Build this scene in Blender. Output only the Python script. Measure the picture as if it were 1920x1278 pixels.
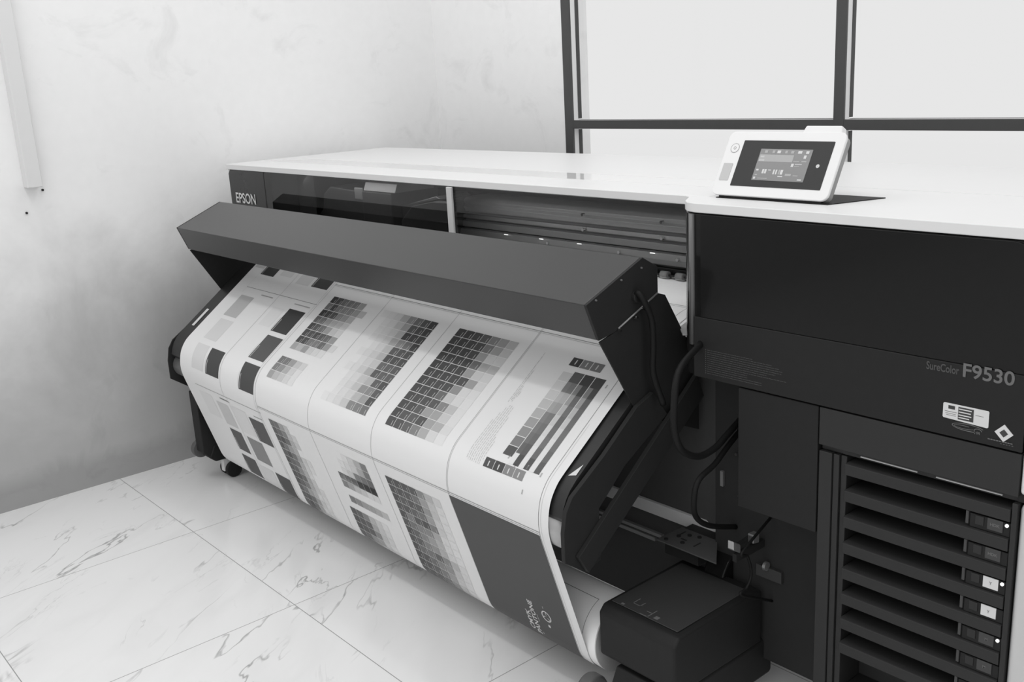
import bpy, bmesh, math, random
from mathutils import Vector, Matrix
random.seed(7)
for _o in list(bpy.data.objects):
    bpy.data.objects.remove(_o, do_unlink=True)
SC = bpy.context.scene
COL = SC.collection

# ------------------------------------------------------------------ camera
cam_d = bpy.data.cameras.new('camera'); cam = bpy.data.objects.new('camera', cam_d); COL.objects.link(cam)
CR = (0.65541370, 0.75341622, -0.05288555)      # image right in the room
CD = (0.16105329, -0.20782846, -0.96481561)     # image down
CF = (-0.73789886, 0.62383598, -0.25755378)     # viewing direction
CC = (0.54539215, -1.40012873, 1.24300278)
cam.matrix_world = Matrix(((CR[0], -CD[0], -CF[0], CC[0]), (CR[1], -CD[1], -CF[1], CC[1]),
                           (CR[2], -CD[2], -CF[2], CC[2]), (0, 0, 0, 1)))
cam_d.sensor_width = 36.0
cam_d.lens = 1868.81 / 1920 * 36
cam_d.clip_start = 0.02
SC.camera = cam

# ------------------------------------------------------------------ sky / world
W = bpy.data.worlds.new('overcast_sky'); SC.world = W; W.use_nodes = True
wn = W.node_tree.nodes; wl = W.node_tree.links
for n in list(wn): wn.remove(n)
wo = wn.new('ShaderNodeOutputWorld'); wb = wn.new('ShaderNodeBackground')
wt = wn.new('ShaderNodeTexCoord'); wsx = wn.new('ShaderNodeSeparateXYZ'); wr = wn.new('ShaderNodeValToRGB')
wm = wn.new('ShaderNodeMath'); wm.operation = 'MULTIPLY_ADD'; wm.inputs[1].default_value = 0.5; wm.inputs[2].default_value = 0.5
wl.new(wt.outputs['Generated'], wsx.inputs[0]); wl.new(wsx.outputs['Y'], wm.inputs[0]); wl.new(wm.outputs[0], wr.inputs[0])
wr.color_ramp.elements[0].position = 0.30; wr.color_ramp.elements[0].color = (0.74, 0.74, 0.74, 1)
wr.color_ramp.elements[1].position = 0.68; wr.color_ramp.elements[1].color = (0.82, 0.82, 0.82, 1)
wz = wn.new('ShaderNodeValToRGB'); wmx = wn.new('ShaderNodeMix'); wmx.data_type = 'RGBA'; wmx.blend_type = 'LIGHTEN'; wmx.inputs[0].default_value = 1.0
wl.new(wsx.outputs['Z'], wz.inputs[0])
wz.color_ramp.elements[0].color = (0.72, 0.72, 0.72, 1)
wz.color_ramp.elements[0].position = 0.05; wz.color_ramp.elements[1].position = 0.6; wz.color_ramp.elements[1].color = (1.16, 1.16, 1.16, 1)
wl.new(wr.outputs[0], wmx.inputs[6]); wl.new(wz.outputs[0], wmx.inputs[7])
wl.new(wmx.outputs[2], wb.inputs['Color']); wb.inputs['Strength'].default_value = 1.0
wl.new(wb.outputs[0], wo.inputs[0])

# ------------------------------------------------------------------ ceiling tube lamps
def tube_light(name, loc, sx, sy, power):
    d = bpy.data.lights.new(name, 'AREA'); d.shape = 'RECTANGLE'; d.size = sx; d.size_y = sy; d.energy = power
    o = bpy.data.objects.new(name, d); o.location = loc; COL.objects.link(o); return o
tube_light('ceiling_tube_light', (-1.3, -1.06, 2.8), 2.4, 0.16, 11)
tube_light('ceiling_tube_light', (-1.3, 0.22, 2.8), 2.4, 0.16, 5)

# ------------------------------------------------------------------ exposure
SC.view_settings.view_transform = 'Standard'
SC.view_settings.look = 'None'
SC.view_settings.exposure = 0.02
SC.view_settings.gamma = 1.0
SC.view_settings.use_curve_mapping = False

# ------------------------------------------------------------------ materials
def lin(g):
    g = g / 255.0
    return g / 12.92 if g <= 0.04045 else ((g + 0.055) / 1.055) ** 2.4
def mat(name, v, rough=0.5, spec=0.5, metal=0.0, emit=0.0, coat=0.0):
    m = bpy.data.materials.new(name); m.use_nodes = True
    b = m.node_tree.nodes['Principled BSDF']
    b.inputs['Base Color'].default_value = (v, v, v, 1)
    b.inputs['Roughness'].default_value = rough
    b.inputs['Specular IOR Level'].default_value = spec
    b.inputs['Metallic'].default_value = metal
    if coat: b.inputs['Coat Weight'].default_value = coat; b.inputs['Coat Roughness'].default_value = 0.05
    if emit:
        b.inputs['Emission Color'].default_value = (1, 1, 1, 1); b.inputs['Emission Strength'].default_value = emit
    return m
def add_grain(m, scale, amt, bump=0.0):
    """fine procedural variation of the base value, and bump"""
    nt = m.node_tree; b = nt.nodes['Principled BSDF']; v = b.inputs['Base Color'].default_value[0]
    tc = nt.nodes.new('ShaderNodeTexCoord'); nz = nt.nodes.new('ShaderNodeTexNoise')
    nz.inputs['Scale'].default_value = scale; nz.inputs['Detail'].default_value = 3
    nt.links.new(tc.outputs['Object'], nz.inputs['Vector'])
    mr = nt.nodes.new('ShaderNodeMapRange'); mr.inputs['To Min'].default_value = v * (1 - amt); mr.inputs['To Max'].default_value = v * (1 + amt)
    nt.links.new(nz.outputs['Fac'], mr.inputs['Value']); nt.links.new(mr.outputs[0], b.inputs['Base Color'])
    if bump:
        bp = nt.nodes.new('ShaderNodeBump'); bp.inputs['Strength'].default_value = bump; bp.inputs['Distance'].default_value = 0.001
        nt.links.new(nz.outputs['Fac'], bp.inputs['Height']); nt.links.new(bp.outputs[0], b.inputs['Normal'])
    return m
M = {}
M['white'] = add_grain(mat('white_shell_plastic', 0.71, 0.38, 0.4), 30, 0.01)
M['white_gloss'] = add_grain(mat('glossy_white_lid', 0.78, 0.05, 0.6), 30, 0.01)
M['panel_white'] = add_grain(mat('panel_white_plastic', 0.76, 0.4, 0.3), 30, 0.01)
M['panel_grey'] = add_grain(mat('panel_grey_edge', 0.30, 0.5, 0.3), 30, 0.01)
M['black'] = add_grain(mat('black_matte_plastic', 0.020, 0.5, 0.15), 60, 0.08)
M['black_deep'] = add_grain(mat('black_sheet_metal', 0.028, 0.5, 0.08), 60, 0.08)
M['black_gloss'] = add_grain(mat('black_gloss_plastic', 0.012, 0.12, 0.17), 60, 0.05)
M['slat'] = add_grain(mat('charcoal_slat_plastic', 0.026, 0.45, 0.25), 60, 0.05)
M['hood'] = add_grain(mat('dark_grey_painted_steel', 0.016, 0.25, 0.5), 400, 0.05)
M['hood_grey'] = add_grain(mat('mid_grey_sheet_metal', 0.10, 0.4, 0.3), 100, 0.05)
M['corner'] = add_grain(mat('grey_corner_highlight', 0.11, 0.3, 0.5), 100, 0.03)
M['bezel'] = add_grain(mat('dark_bezel', 0.042, 0.35, 0.12), 60, 0.02)
M['emblem'] = add_grain(mat('dark_grey_gloss_panel', 0.030, 0.15, 0.25), 60, 0.05)
M['skirt'] = add_grain(mat('charcoal_stand_panel', 0.085, 0.5, 0.2), 60, 0.05)
M['tray_top'] = add_grain(mat('dark_grey_tray', 0.045, 0.4, 0.3), 60, 0.05)
M['side_cover'] = add_grain(mat('pale_grey_side_cover', 0.56, 0.4, 0.3), 60, 0.01)
M['recess'] = add_grain(mat('charcoal_recess_metal', 0.034, 0.5, 0.08), 60, 0.08)
M['platen'] = add_grain(mat('dark_heater_plate', 0.022, 0.4, 0.35), 60, 0.05)
M['frame'] = add_grain(mat('dark_window_frame', 0.068, 0.4, 0.3), 40, 0.05)
M['gasket'] = add_grain(mat('dark_gasket', 0.06, 0.5, 0.3), 40, 0.05)
M['reveal'] = add_grain(mat('pale_frame_side', 0.72, 0.4, 0.5), 40, 0.02)
M['alu'] = add_grain(mat('brushed_aluminium', 0.45, 0.32, 0.5, 0.7), 90, 0.08)
M['alu_dark'] = add_grain(mat('dull_aluminium', 0.26, 0.38, 0.5, 0.4), 90, 0.08)
M['chrome'] = mat('polished_steel', 0.7, 0.12, 0.5, 1.0)
M['steel_grey'] = add_grain(mat('grey_steel_bar', 0.36, 0.4, 0.4, 0.2), 60, 0.08)
M['beam_grey'] = add_grain(mat('light_grey_beam', 0.75, 0.45, 0.4), 60, 0.04)
M['rubber'] = add_grain(mat('black_rubber', 0.02, 0.6, 0.2), 60, 0.1)
M['grey_knob'] = add_grain(mat('grey_plastic_knob', 0.10, 0.5, 0.3), 60, 0.05)
M['screen'] = mat('screen_background', lin(120) * 0.3, 0.25, 0.3, 0, 0.0)
M['screen'].node_tree.nodes['Principled BSDF'].inputs['Emission Color'].default_value = (1, 1, 1, 1)
M['screen'].node_tree.nodes['Principled BSDF'].inputs['Emission Strength'].default_value = lin(112)
M['screen_lit'] = mat('screen_bright_pixels', 0.1, 0.3, 0.2, 0, lin(195))
M['screen_mid'] = mat('screen_mid_pixels', 0.1, 0.3, 0.2, 0, lin(150))
M['led'] = mat('lit_indicator', 0.8, 0.3, 0.2, 0, 0.95)
M['glint'] = mat('glowing_glint', 0.8, 0.3, 0.2, 0, 2.5)
M['ink_white'] = mat('white_print', 0.62, 0.5, 0.3)
M['ink_grey'] = mat('grey_print', 0.14, 0.5, 0.3)
M['ink_dim'] = mat('dim_grey_print', 0.075, 0.5, 0.3)
M['ink_dark'] = mat('dark_print', 0.05, 0.5, 0.3)
M['label_grey'] = mat('grey_label', 0.055, 0.5, 0.3)
M['label_white'] = mat('white_label', 0.66, 0.5, 0.3)
M['hose'] = add_grain(mat('black_corrugated_hose', 0.012, 0.5, 0.12), 200, 0.1)
M['roller'] = add_grain(mat('grey_rubber_roller', 0.33, 0.5, 0.3), 100, 0.05)
M['roll'] = add_grain(mat('rolled_white_paper', 0.88, 0.5, 0.3), 30, 0.02)
M['roll_edge'] = add_grain(mat('rolled_paper_edge', 0.42, 0.6, 0.3), 200, 0.06)

def clear_mat(name, tint, gloss_rough=0.02, ior=1.45, gl=1.0):
    m = bpy.data.materials.new(name); m.use_nodes = True; nt = m.node_tree
    for n in list(nt.nodes): nt.nodes.remove(n)
    o = nt.nodes.new('ShaderNodeOutputMaterial'); t = nt.nodes.new('ShaderNodeBsdfTransparent'); g = nt.nodes.new('ShaderNodeBsdfGlossy')
    x = nt.nodes.new('ShaderNodeMixShader'); f = nt.nodes.new('ShaderNodeFresnel'); f.inputs['IOR'].default_value = ior
    t.inputs[0].default_value = (tint, tint, tint, 1); g.inputs['Roughness'].default_value = gloss_rough
    g.inputs[0].default_value = (gl, gl, gl, 1)
    ge = nt.nodes.new('ShaderNodeNewGeometry'); iv = nt.nodes.new('ShaderNodeMath'); iv.operation = 'SUBTRACT'; iv.inputs[0].default_value = 1.0
    mu = nt.nodes.new('ShaderNodeMath'); mu.operation = 'MULTIPLY'      # reflect on the outer faces only: the pane does not bend the ray, so none is trapped inside
    nt.links.new(ge.outputs['Backfacing'], iv.inputs[1]); nt.links.new(iv.outputs[0], mu.inputs[0]); nt.links.new(f.outputs[0], mu.inputs[1])
    nt.links.new(mu.outputs[0], x.inputs[0]); nt.links.new(t.outputs[0], x.inputs[1]); nt.links.new(g.outputs[0], x.inputs[2])
    nt.links.new(x.outputs[0], o.inputs[0]); return m
M['glass'] = clear_mat('window_glass', 0.98, 0.0, 1.2)
M['smoke'] = clear_mat('smoked_cover', 0.74, 0.02, 1.45)
M['clear'] = clear_mat('clear_plastic', 0.75, 0.08, 1.6)

def plaster_mat():
    m = bpy.data.materials.new('skimmed_plaster'); m.use_nodes = True; nt = m.node_tree; b = nt.nodes['Principled BSDF']; L = nt.links
    b.inputs['Roughness'].default_value = 0.75; b.inputs['Specular IOR Level'].default_value = 0.2
    geo = nt.nodes.new('ShaderNodeNewGeometry'); sep = nt.nodes.new('ShaderNodeSeparateXYZ'); L.new(geo.outputs['Position'], sep.inputs[0])
    def noise(scale, detail, rough=0.6, dist=0.0):
        n = nt.nodes.new('ShaderNodeTexNoise'); n.inputs['Scale'].default_value = scale; n.inputs['Detail'].default_value = detail
        n.inputs['Roughness'].default_value = rough; n.inputs['Distortion'].default_value = dist
        L.new(geo.outputs['Position'], n.inputs['Vector']); return n
    def math_(op, a, bb=None, c=None, clamp=False):
        n = nt.nodes.new('ShaderNodeMath'); n.operation = op; n.use_clamp = clamp
        for i, v in enumerate((a, bb, c)):
            if v is None: continue
            if isinstance(v, (int, float)): n.inputs[i].default_value = v
            else: L.new(v, n.inputs[i])
        return n.outputs[0]
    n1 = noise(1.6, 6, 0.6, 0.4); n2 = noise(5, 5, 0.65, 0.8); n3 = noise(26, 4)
    # rough cement low on the wall plus painted light falloff, ragged upper border
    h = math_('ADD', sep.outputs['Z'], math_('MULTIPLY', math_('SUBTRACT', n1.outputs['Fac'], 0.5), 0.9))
    cem_falloff = nt.nodes.new('ShaderNodeMapRange'); cem_falloff.interpolation_type = 'SMOOTHSTEP'
    cem_falloff.inputs['From Min'].default_value = 0.95; cem_falloff.inputs['From Max'].default_value = 0.25; L.new(h, cem_falloff.inputs['Value'])
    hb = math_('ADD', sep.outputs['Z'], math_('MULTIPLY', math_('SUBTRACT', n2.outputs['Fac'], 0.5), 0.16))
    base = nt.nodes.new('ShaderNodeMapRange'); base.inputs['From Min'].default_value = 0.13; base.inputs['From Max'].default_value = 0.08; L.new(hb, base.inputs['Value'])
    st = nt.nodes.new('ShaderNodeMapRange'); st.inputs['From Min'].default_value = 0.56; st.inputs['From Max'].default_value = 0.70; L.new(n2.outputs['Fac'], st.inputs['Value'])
    v = math_('SUBTRACT', WALL_HI, math_('MULTIPLY', cem_falloff.outputs[0], WALL_HI - WALL_LO))
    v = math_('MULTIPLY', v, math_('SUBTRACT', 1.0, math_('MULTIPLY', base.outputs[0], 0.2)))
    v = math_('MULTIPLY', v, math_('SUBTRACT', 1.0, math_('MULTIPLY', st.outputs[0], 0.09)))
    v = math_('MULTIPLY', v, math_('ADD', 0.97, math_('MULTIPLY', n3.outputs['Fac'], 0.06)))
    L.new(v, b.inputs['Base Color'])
    bp = nt.nodes.new('ShaderNodeBump'); bp.inputs['Strength'].default_value = 0.25; bp.inputs['Distance'].default_value = 0.004
    L.new(n2.outputs['Fac'], bp.inputs['Height']); L.new(bp.outputs[0], b.inputs['Normal'])
    return m
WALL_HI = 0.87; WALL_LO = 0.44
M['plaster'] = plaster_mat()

def marble_mat():
    m = bpy.data.materials.new('veined_marble_tile'); m.use_nodes = True; nt = m.node_tree; b = nt.nodes['Principled BSDF']; L = nt.links
    b.inputs['Roughness'].default_value = 0.16; b.inputs['Specular IOR Level'].default_value = 0.35
    geo = nt.nodes.new('ShaderNodeNewGeometry'); sep = nt.nodes.new('ShaderNodeSeparateXYZ'); L.new(geo.outputs['Position'], sep.inputs[0])
    def math_(op, a, bb=None, c=None, clamp=False):
        n = nt.nodes.new('ShaderNodeMath'); n.operation = op; n.use_clamp = clamp
        for i, v in enumerate((a, bb, c)):
            if v is None: continue
            if isinstance(v, (int, float)): n.inputs[i].default_value = v
            else: L.new(v, n.inputs[i])
        return n.outputs[0]
    def grout(coord, off):
        f = math_('FRACT', math_('DIVIDE', math_('ADD', coord, off), 0.6))
        d = math_('MINIMUM', f, math_('SUBTRACT', 1.0, f))
        return math_('LESS_THAN', d, 0.0018)
    gx = grout(sep.outputs['X'], 0.934 + 6.0); gy = grout(sep.outputs['Y'], 0.397 + 6.0)
    gr = math_('MAXIMUM', gx, gy)
    # per tile offset of the vein field
    tx = math_('FLOOR', math_('DIVIDE', math_('ADD', sep.outputs['X'], 6.934), 0.6)); ty = math_('FLOOR', math_('DIVIDE', math_('ADD', sep.outputs['Y'], 6.397), 0.6))
    off = nt.nodes.new('ShaderNodeCombineXYZ'); L.new(math_('MULTIPLY', tx, 3.7), off.inputs[0]); L.new(math_('MULTIPLY', ty, 5.3), off.inputs[1]); L.new(math_('MULTIPLY_ADD', tx, 1.9, ty), off.inputs[2])
    mp = nt.nodes.new('ShaderNodeCombineXYZ')
    L.new(math_('ADD', math_('MULTIPLY', sep.outputs['X'], -0.61), math_('MULTIPLY', sep.outputs['Y'], 0.79)), mp.inputs[0])
    L.new(math_('MULTIPLY', math_('ADD', math_('MULTIPLY', sep.outputs['X'], 0.79), math_('MULTIPLY', sep.outputs['Y'], 0.61)), 3.0), mp.inputs[1])
    va = nt.nodes.new('ShaderNodeVectorMath'); va.operation = 'ADD'; L.new(mp.outputs[0], va.inputs[0]); L.new(off.outputs[0], va.inputs[1])
    def vein(scale, dist, width, thr0, thr1, mscale):
        n = nt.nodes.new('ShaderNodeTexNoise'); n.inputs['Scale'].default_value = scale; n.inputs['Detail'].default_value = 5
        n.inputs['Roughness'].default_value = 0.55; n.inputs['Distortion'].default_value = dist; L.new(va.outputs[0], n.inputs['Vector'])
        r = math_('ABSOLUTE', math_('SUBTRACT', n.outputs['Fac'], 0.5))
        q = nt.nodes.new('ShaderNodeMapRange'); q.inputs['From Min'].default_value = width; q.inputs['From Max'].default_value = 0.0; L.new(r, q.inputs['Value'])
        k = nt.nodes.new('ShaderNodeTexNoise'); k.inputs['Scale'].default_value = mscale; k.inputs['Detail'].default_value = 3; L.new(va.outputs[0], k.inputs['Vector'])
        q2 = nt.nodes.new('ShaderNodeMapRange'); q2.inputs['From Min'].default_value = thr0; q2.inputs['From Max'].default_value = thr1; L.new(k.outputs['Fac'], q2.inputs['Value'])
        return math_('MULTIPLY', q.outputs[0], q2.outputs[0])
    v1 = vein(1.3, 0.35, 0.008, 0.47, 0.62, 2.6)
    v2 = vein(3.0, 0.9, 0.012, 0.55, 0.72, 4.0)
    cl = vein(2.0, 0.4, 0.12, 0.40, 0.75, 1.8)
    a = math_('SUBTRACT', 0.78, math_('MULTIPLY', v1, 0.42))
    a = math_('SUBTRACT', a, math_('MULTIPLY', v2, 0.20))
    a = math_('SUBTRACT', a, math_('MULTIPLY', cl, 0.05))
    mx = nt.nodes.new('ShaderNodeMix'); mx.data_type = 'FLOAT'
    L.new(gr, mx.inputs[0]); L.new(a, mx.inputs[2]); mx.inputs[3].default_value = 0.30
    L.new(mx.outputs[0], b.inputs['Base Color'])
    L.new(math_('MULTIPLY_ADD', gr, 0.5, 0.16), b.inputs['Roughness'])
    return m
M['marble'] = marble_mat()

# ------------------------------------------------------------------ mesh helpers
WLOC = {}                                             # world location of every object
def finish(name, bm, m, parent=None, bevel=0.0, smooth=False, loc=(0, 0, 0), segs=2):
    bmesh.ops.recalc_face_normals(bm, faces=bm.faces)
    me = bpy.data.meshes.new(name); bm.to_mesh(me); bm.free()
    for x in (m if isinstance(m, (list, tuple)) else [m]): me.materials.append(x)
    o = bpy.data.objects.new(name, me); COL.objects.link(o); o.location = loc
    if smooth:
        for p in me.polygons: p.use_smooth = True
    if bevel:
        md = o.modifiers.new('bevel', 'BEVEL'); md.width = bevel; md.segments = segs; md.limit_method = 'ANGLE'; md.angle_limit = math.radians(32)
        for p in me.polygons: p.use_smooth = True
        try:
            md.harden_normals = True
        except Exception: pass
    WLOC[o.name] = Vector(loc)
    if parent: set_parent(o, parent)
    return o
def set_parent(o, parent):
    o.parent = parent; o.matrix_parent_inverse = Matrix.Translation(-WLOC[parent.name])
def empty(name, loc, label, cat, group=None):
    o = bpy.data.objects.new(name, None); o.location = loc; COL.objects.link(o); WLOC[o.name] = Vector(loc)
    o['label'] = label; o['category'] = cat
    if group: o['group'] = group
    o.empty_display_size = 0.1
    return o
def tag(o, label, cat, group=None):
    o['label'] = label; o['category'] = cat
    if group: o['group'] = group
    return o
def struct(o):
    o['kind'] = 'structure'; return o
def box(bm, x0, x1, y0, y1, z0, z1):
    v = [bm.verts.new(p) for p in ((x0, y0, z0), (x1, y0, z0), (x1, y1, z0), (x0, y1, z0), (x0, y0, z1), (x1, y0, z1), (x1, y1, z1), (x0, y1, z1))]
    for f in ((0, 3, 2, 1), (4, 5, 6, 7), (0, 1, 5, 4), (1, 2, 6, 5), (2, 3, 7, 6), (3, 0, 4, 7)): bm.faces.new([v[i] for i in f])
def ext(bm, poly, axis, a, b):
    def P(p, c): return {'x': (c, p[0], p[1]), 'y': (p[0], c, p[1]), 'z': (p[0], p[1], c)}[axis]
    A = [bm.verts.new(P(p, a)) for p in poly]; B = [bm.verts.new(P(p, b)) for p in poly]
    bm.faces.new(A); bm.faces.new(B[::-1]); n = len(poly)
    for i in range(n): bm.faces.new((A[i], B[i], B[(i + 1) % n], A[(i + 1) % n]))
def cyl(bm, c, axis, r, l, n=32, r2=None):
    """cylinder centred at c along axis, radius r, length l"""
    r2 = r if r2 is None else r2
    rot = {'x': Matrix.Rotation(math.pi / 2, 4, 'Y'), 'y': Matrix.Rotation(math.pi / 2, 4, 'X'), 'z': Matrix.Identity(4)}[axis]
    bmesh.ops.create_cone(bm, cap_ends=True, segments=n, radius1=r, radius2=r2, depth=l, matrix=Matrix.Translation(c) @ rot)
def tube(bm, pts, r, n=10, closed=False):
    pts = [Vector(p) for p in pts]; rings = []; prev = None
    for i, p in enumerate(pts):
        t = (pts[min(i + 1, len(pts) - 1)] - pts[max(i - 1, 0)]).normalized()
        if prev is None:
            u = t.orthogonal().normalized()
        else:
            u = (prev - t * prev.dot(t)).normalized()
        prev = u; w = t.cross(u)
        rings.append([bm.verts.new(p + (u * math.cos(2 * math.pi * k / n) + w * math.sin(2 * math.pi * k / n)) * r) for k in range(n)])
    for a, b in zip(rings, rings[1:]):
        for k in range(n): bm.faces.new((a[k], a[(k + 1) % n], b[(k + 1) % n], b[k]))
    bm.faces.new(rings[0][::-1]); bm.faces.new(rings[-1])
def smooth_path(pts, per=8):
    pts = [Vector(p) for p in pts]; out = []
    q = [pts[0] * 2 - pts[1]] + pts + [pts[-1] * 2 - pts[-2]]
    for i in range(1, len(q) - 2):
        for k in range(per):
            t = k / per; a, b, c, d = q[i - 1], q[i], q[i + 1], q[i + 2]
            out.append(0.5 * ((2 * b) + (c - a) * t + (2 * a - 5 * b + 4 * c - d) * t * t + (3 * b - a - 3 * c + d) * t ** 3))
    out.append(pts[-1]); return out
def Box(name, m, parent, x0, x1, y0, y1, z0, z1, bevel=0.0, **k):
    bm = bmesh.new(); box(bm, x0, x1, y0, y1, z0, z1); return finish(name, bm, m, parent, bevel, **k)
def Ext(name, m, parent, poly, axis, a, b, bevel=0.0, **k):
    bm = bmesh.new(); ext(bm, poly, axis, a, b); return finish(name, bm, m, parent, bevel, **k)
def Cyl(name, m, parent, c, axis, r, l, bevel=0.0, n=40, **k):
    bm = bmesh.new(); cyl(bm, c, axis, r, l, n); return finish(name, bm, m, parent, bevel, smooth=False, **k) if bevel else _cs(name, bm, m, parent)
def _cs(name, bm, m, parent):
    o = finish(name, bm, m, parent)
    for p in o.data.polygons: p.use_smooth = len(p.vertices) == 4
    return o
def Tube(name, m, parent, pts, r, n=10):
    bm = bmesh.new(); tube(bm, pts, r, n); return finish(name, bm, m, parent, smooth=True)
_glyph = {}
def glyphs(s, extrude=0.0):
    """outline of a word as triangles normalised to its bounding box"""
    if s in _glyph: return _glyph[s]
    cu = bpy.data.curves.new('word', 'FONT'); cu.body = s; cu.resolution_u = 4; cu.offset = 0.018
    ob = bpy.data.objects.new('word', cu); COL.objects.link(ob)
    dg = bpy.context.evaluated_depsgraph_get(); me = bpy.data.meshes.new_from_object(ob.evaluated_get(dg))
    vs = [(v.co.x, v.co.y) for v in me.vertices]; fs = [tuple(p.vertices) for p in me.polygons]
    x0 = min(v[0] for v in vs); x1 = max(v[0] for v in vs); y0 = min(v[1] for v in vs); y1 = max(v[1] for v in vs)
    vs = [((v[0] - x0) / (x1 - x0), (v[1] - y0) / (y1 - y0)) for v in vs]
    bpy.data.objects.remove(ob); bpy.data.meshes.remove(me); bpy.data.curves.remove(cu)
    _glyph[s] = (vs, fs); return _glyph[s]
def word(bm, s, fn, mi=0):
    vs, fs = glyphs(s); V = [bm.verts.new(fn(a, b)) for a, b in vs]
    for f in fs:
        try: bm.faces.new([V[i] for i in f]).material_index = mi
        except ValueError: pass
def quad(bm, pts, mi=0):
    f = bm.faces.new([bm.verts.new(p) for p in pts]); f.material_index = mi; return f

# ------------------------------------------------------------------ the room
XW = -2.725; YW = 1.047
bm = bmesh.new(); box(bm, XW, 5.0, -9.0, YW + 0.1, -0.05, 0.0); struct(finish('floor', bm, M['marble']))
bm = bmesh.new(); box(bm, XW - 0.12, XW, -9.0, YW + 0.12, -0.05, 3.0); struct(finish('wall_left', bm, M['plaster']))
# back wall: pier left of the window, sill below, lintel above
XJ = -2.000; SILL = 0.02; WTOP = 2.45; XE = 2.4
bm = bmesh.new()
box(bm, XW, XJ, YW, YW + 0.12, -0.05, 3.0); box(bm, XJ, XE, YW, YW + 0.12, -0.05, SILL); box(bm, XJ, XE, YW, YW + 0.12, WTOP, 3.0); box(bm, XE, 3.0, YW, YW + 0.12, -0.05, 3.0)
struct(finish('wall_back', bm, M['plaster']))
# window: dark front members, reveal behind them painted pale as if daylit, thin dark gasket round each pane, glass
win = bpy.data.objects.new('window_1', None); win.location = (-0.5, YW, SILL); COL.objects.link(win); WLOC[win.name] = Vector(win.location); win['kind'] = 'structure'
mull = [(XJ, -1.962), (-0.962, -0.931), (0.08, 0.112), (1.13, 1.162), (XE - 0.04, XE)]
rails = [(SILL, SILL + 0.03), (1.0535, 1.0815), (1.80, 1.83), (WTOP - 0.04, WTOP)]
bm = bmesh.new()
for a, b in mull: box(bm, a, b, YW - 0.002, YW + 0.006, SILL, WTOP)
for a, b in rails: box(bm, XJ, XE, YW - 0.001, YW + 0.0055, a, b)
finish('window_frame', bm, M['frame'], win, 0.001)
bm = bmesh.new()
for a, b in mull: box(bm, a + 0.0005, b - 0.0005, YW + 0.0065, YW + 0.027, SILL, WTOP)
for a, b in rails: box(bm, XJ, XE, YW + 0.006, YW + 0.0265, a + 0.0005, b - 0.0005)
finish('frame_reveal', bm, M['reveal'], win)
bm = bmesh.new()
for i in range(4):
    xa, xb = mull[i][1], mull[i + 1][0]
    for j in range(3):
        za, zb = rails[j][1], rails[j + 1][0]
        g = 0.0025
        ya, yb = YW + 0.027, YW + 0.043
        for q in ((xa - g, xa + 0.001, za + 0.004, zb - 0.004), (xb - 0.001, xb + g, za + 0.004, zb - 0.004), (xa, xb, za - g, za + 0.0004), (xa, xb, zb - 0.0004, zb + g)):
            box(bm, q[0], q[1], ya, yb, q[2], q[3])
finish('pane_gasket', bm, M['gasket'], win)
for i in range(4):
    for j in range(3):
        Box('pane', M['glass'], win, mull[i][1] - 0.004, mull[i + 1][0] + 0.004, YW + 0.033, YW + 0.037, rails[j][1] - 0.004, rails[j + 1][0] + 0.004)

# cable trunking on the left wall
t = Box('cable_trunking', M['white'], None, XW, XW + 0.045, -0.535, -0.492, 0.992, 2.9, 0.002)
tag(t, 'white vertical cable trunking on the plaster wall, ending at mid height', 'trunking')
for i, (y, z, lb) in enumerate(((-0.483, 0.979, 'small dark nail in the wall just beside the foot of the trunking'), (-0.540, 0.9155, 'small dark nail in the wall, lower and left of the trunking foot'))):
    n = Cyl('nail', M['rubber'], None, (XW + 0.002, y, z), 'x', 0.0035, 0.006, n=12); tag(n, lb, 'nail', 'nails in the left wall')

# ------------------------------------------------------------------ the printer
PR = empty('wide_format_printer', (-1.3, 0.3, 0), 'large wide-format printer with white lid, black ink cabinet and dark grey dryer hood', 'printer')
ZT, ZL = 1.0065, 0.989
# white lid: rear plate, glossy front strip, front lip
def outline(y_shift=0.0):
    return [(-2.635, 0.0775), (-0.672, 0.0775), (-0.655, 0.066), (-0.628, 0.022), (-0.610, 0.006), (-0.590, 0.0), (0.005, 0.0)] + \
           [(0.005 + 0.03 * math.sin(a), 0.03 - 0.03 * math.cos(a)) for a in (0.4, 0.8, 1.2, 1.57)]
front = outline()
Ext('top_cover', M['white'], PR, front + [(0.035, 0.722), (-2.635, 0.722)], 'z', ZL, ZT - 0.0004, 0.0018, segs=3)
Box('rear_lid', M['white'], PR, -2.60, 0.02, 0.301, 0.715, ZT - 0.004, ZT + 0.0004, 0.0008)
Ext('front_lid_strip', M['white_gloss'], PR, [(-2.60, 0.20), (-2.42, 0.297), (-0.62, 0.297), (-0.62, 0.20)], 'z', ZT - 0.004, ZT + 0.0001)
Box('front_lid_edge', M['white'], PR, -2.60, -0.62, 0.082, 0.199, ZT - 0.004, ZT + 0.0001, 0.0008)
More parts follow.
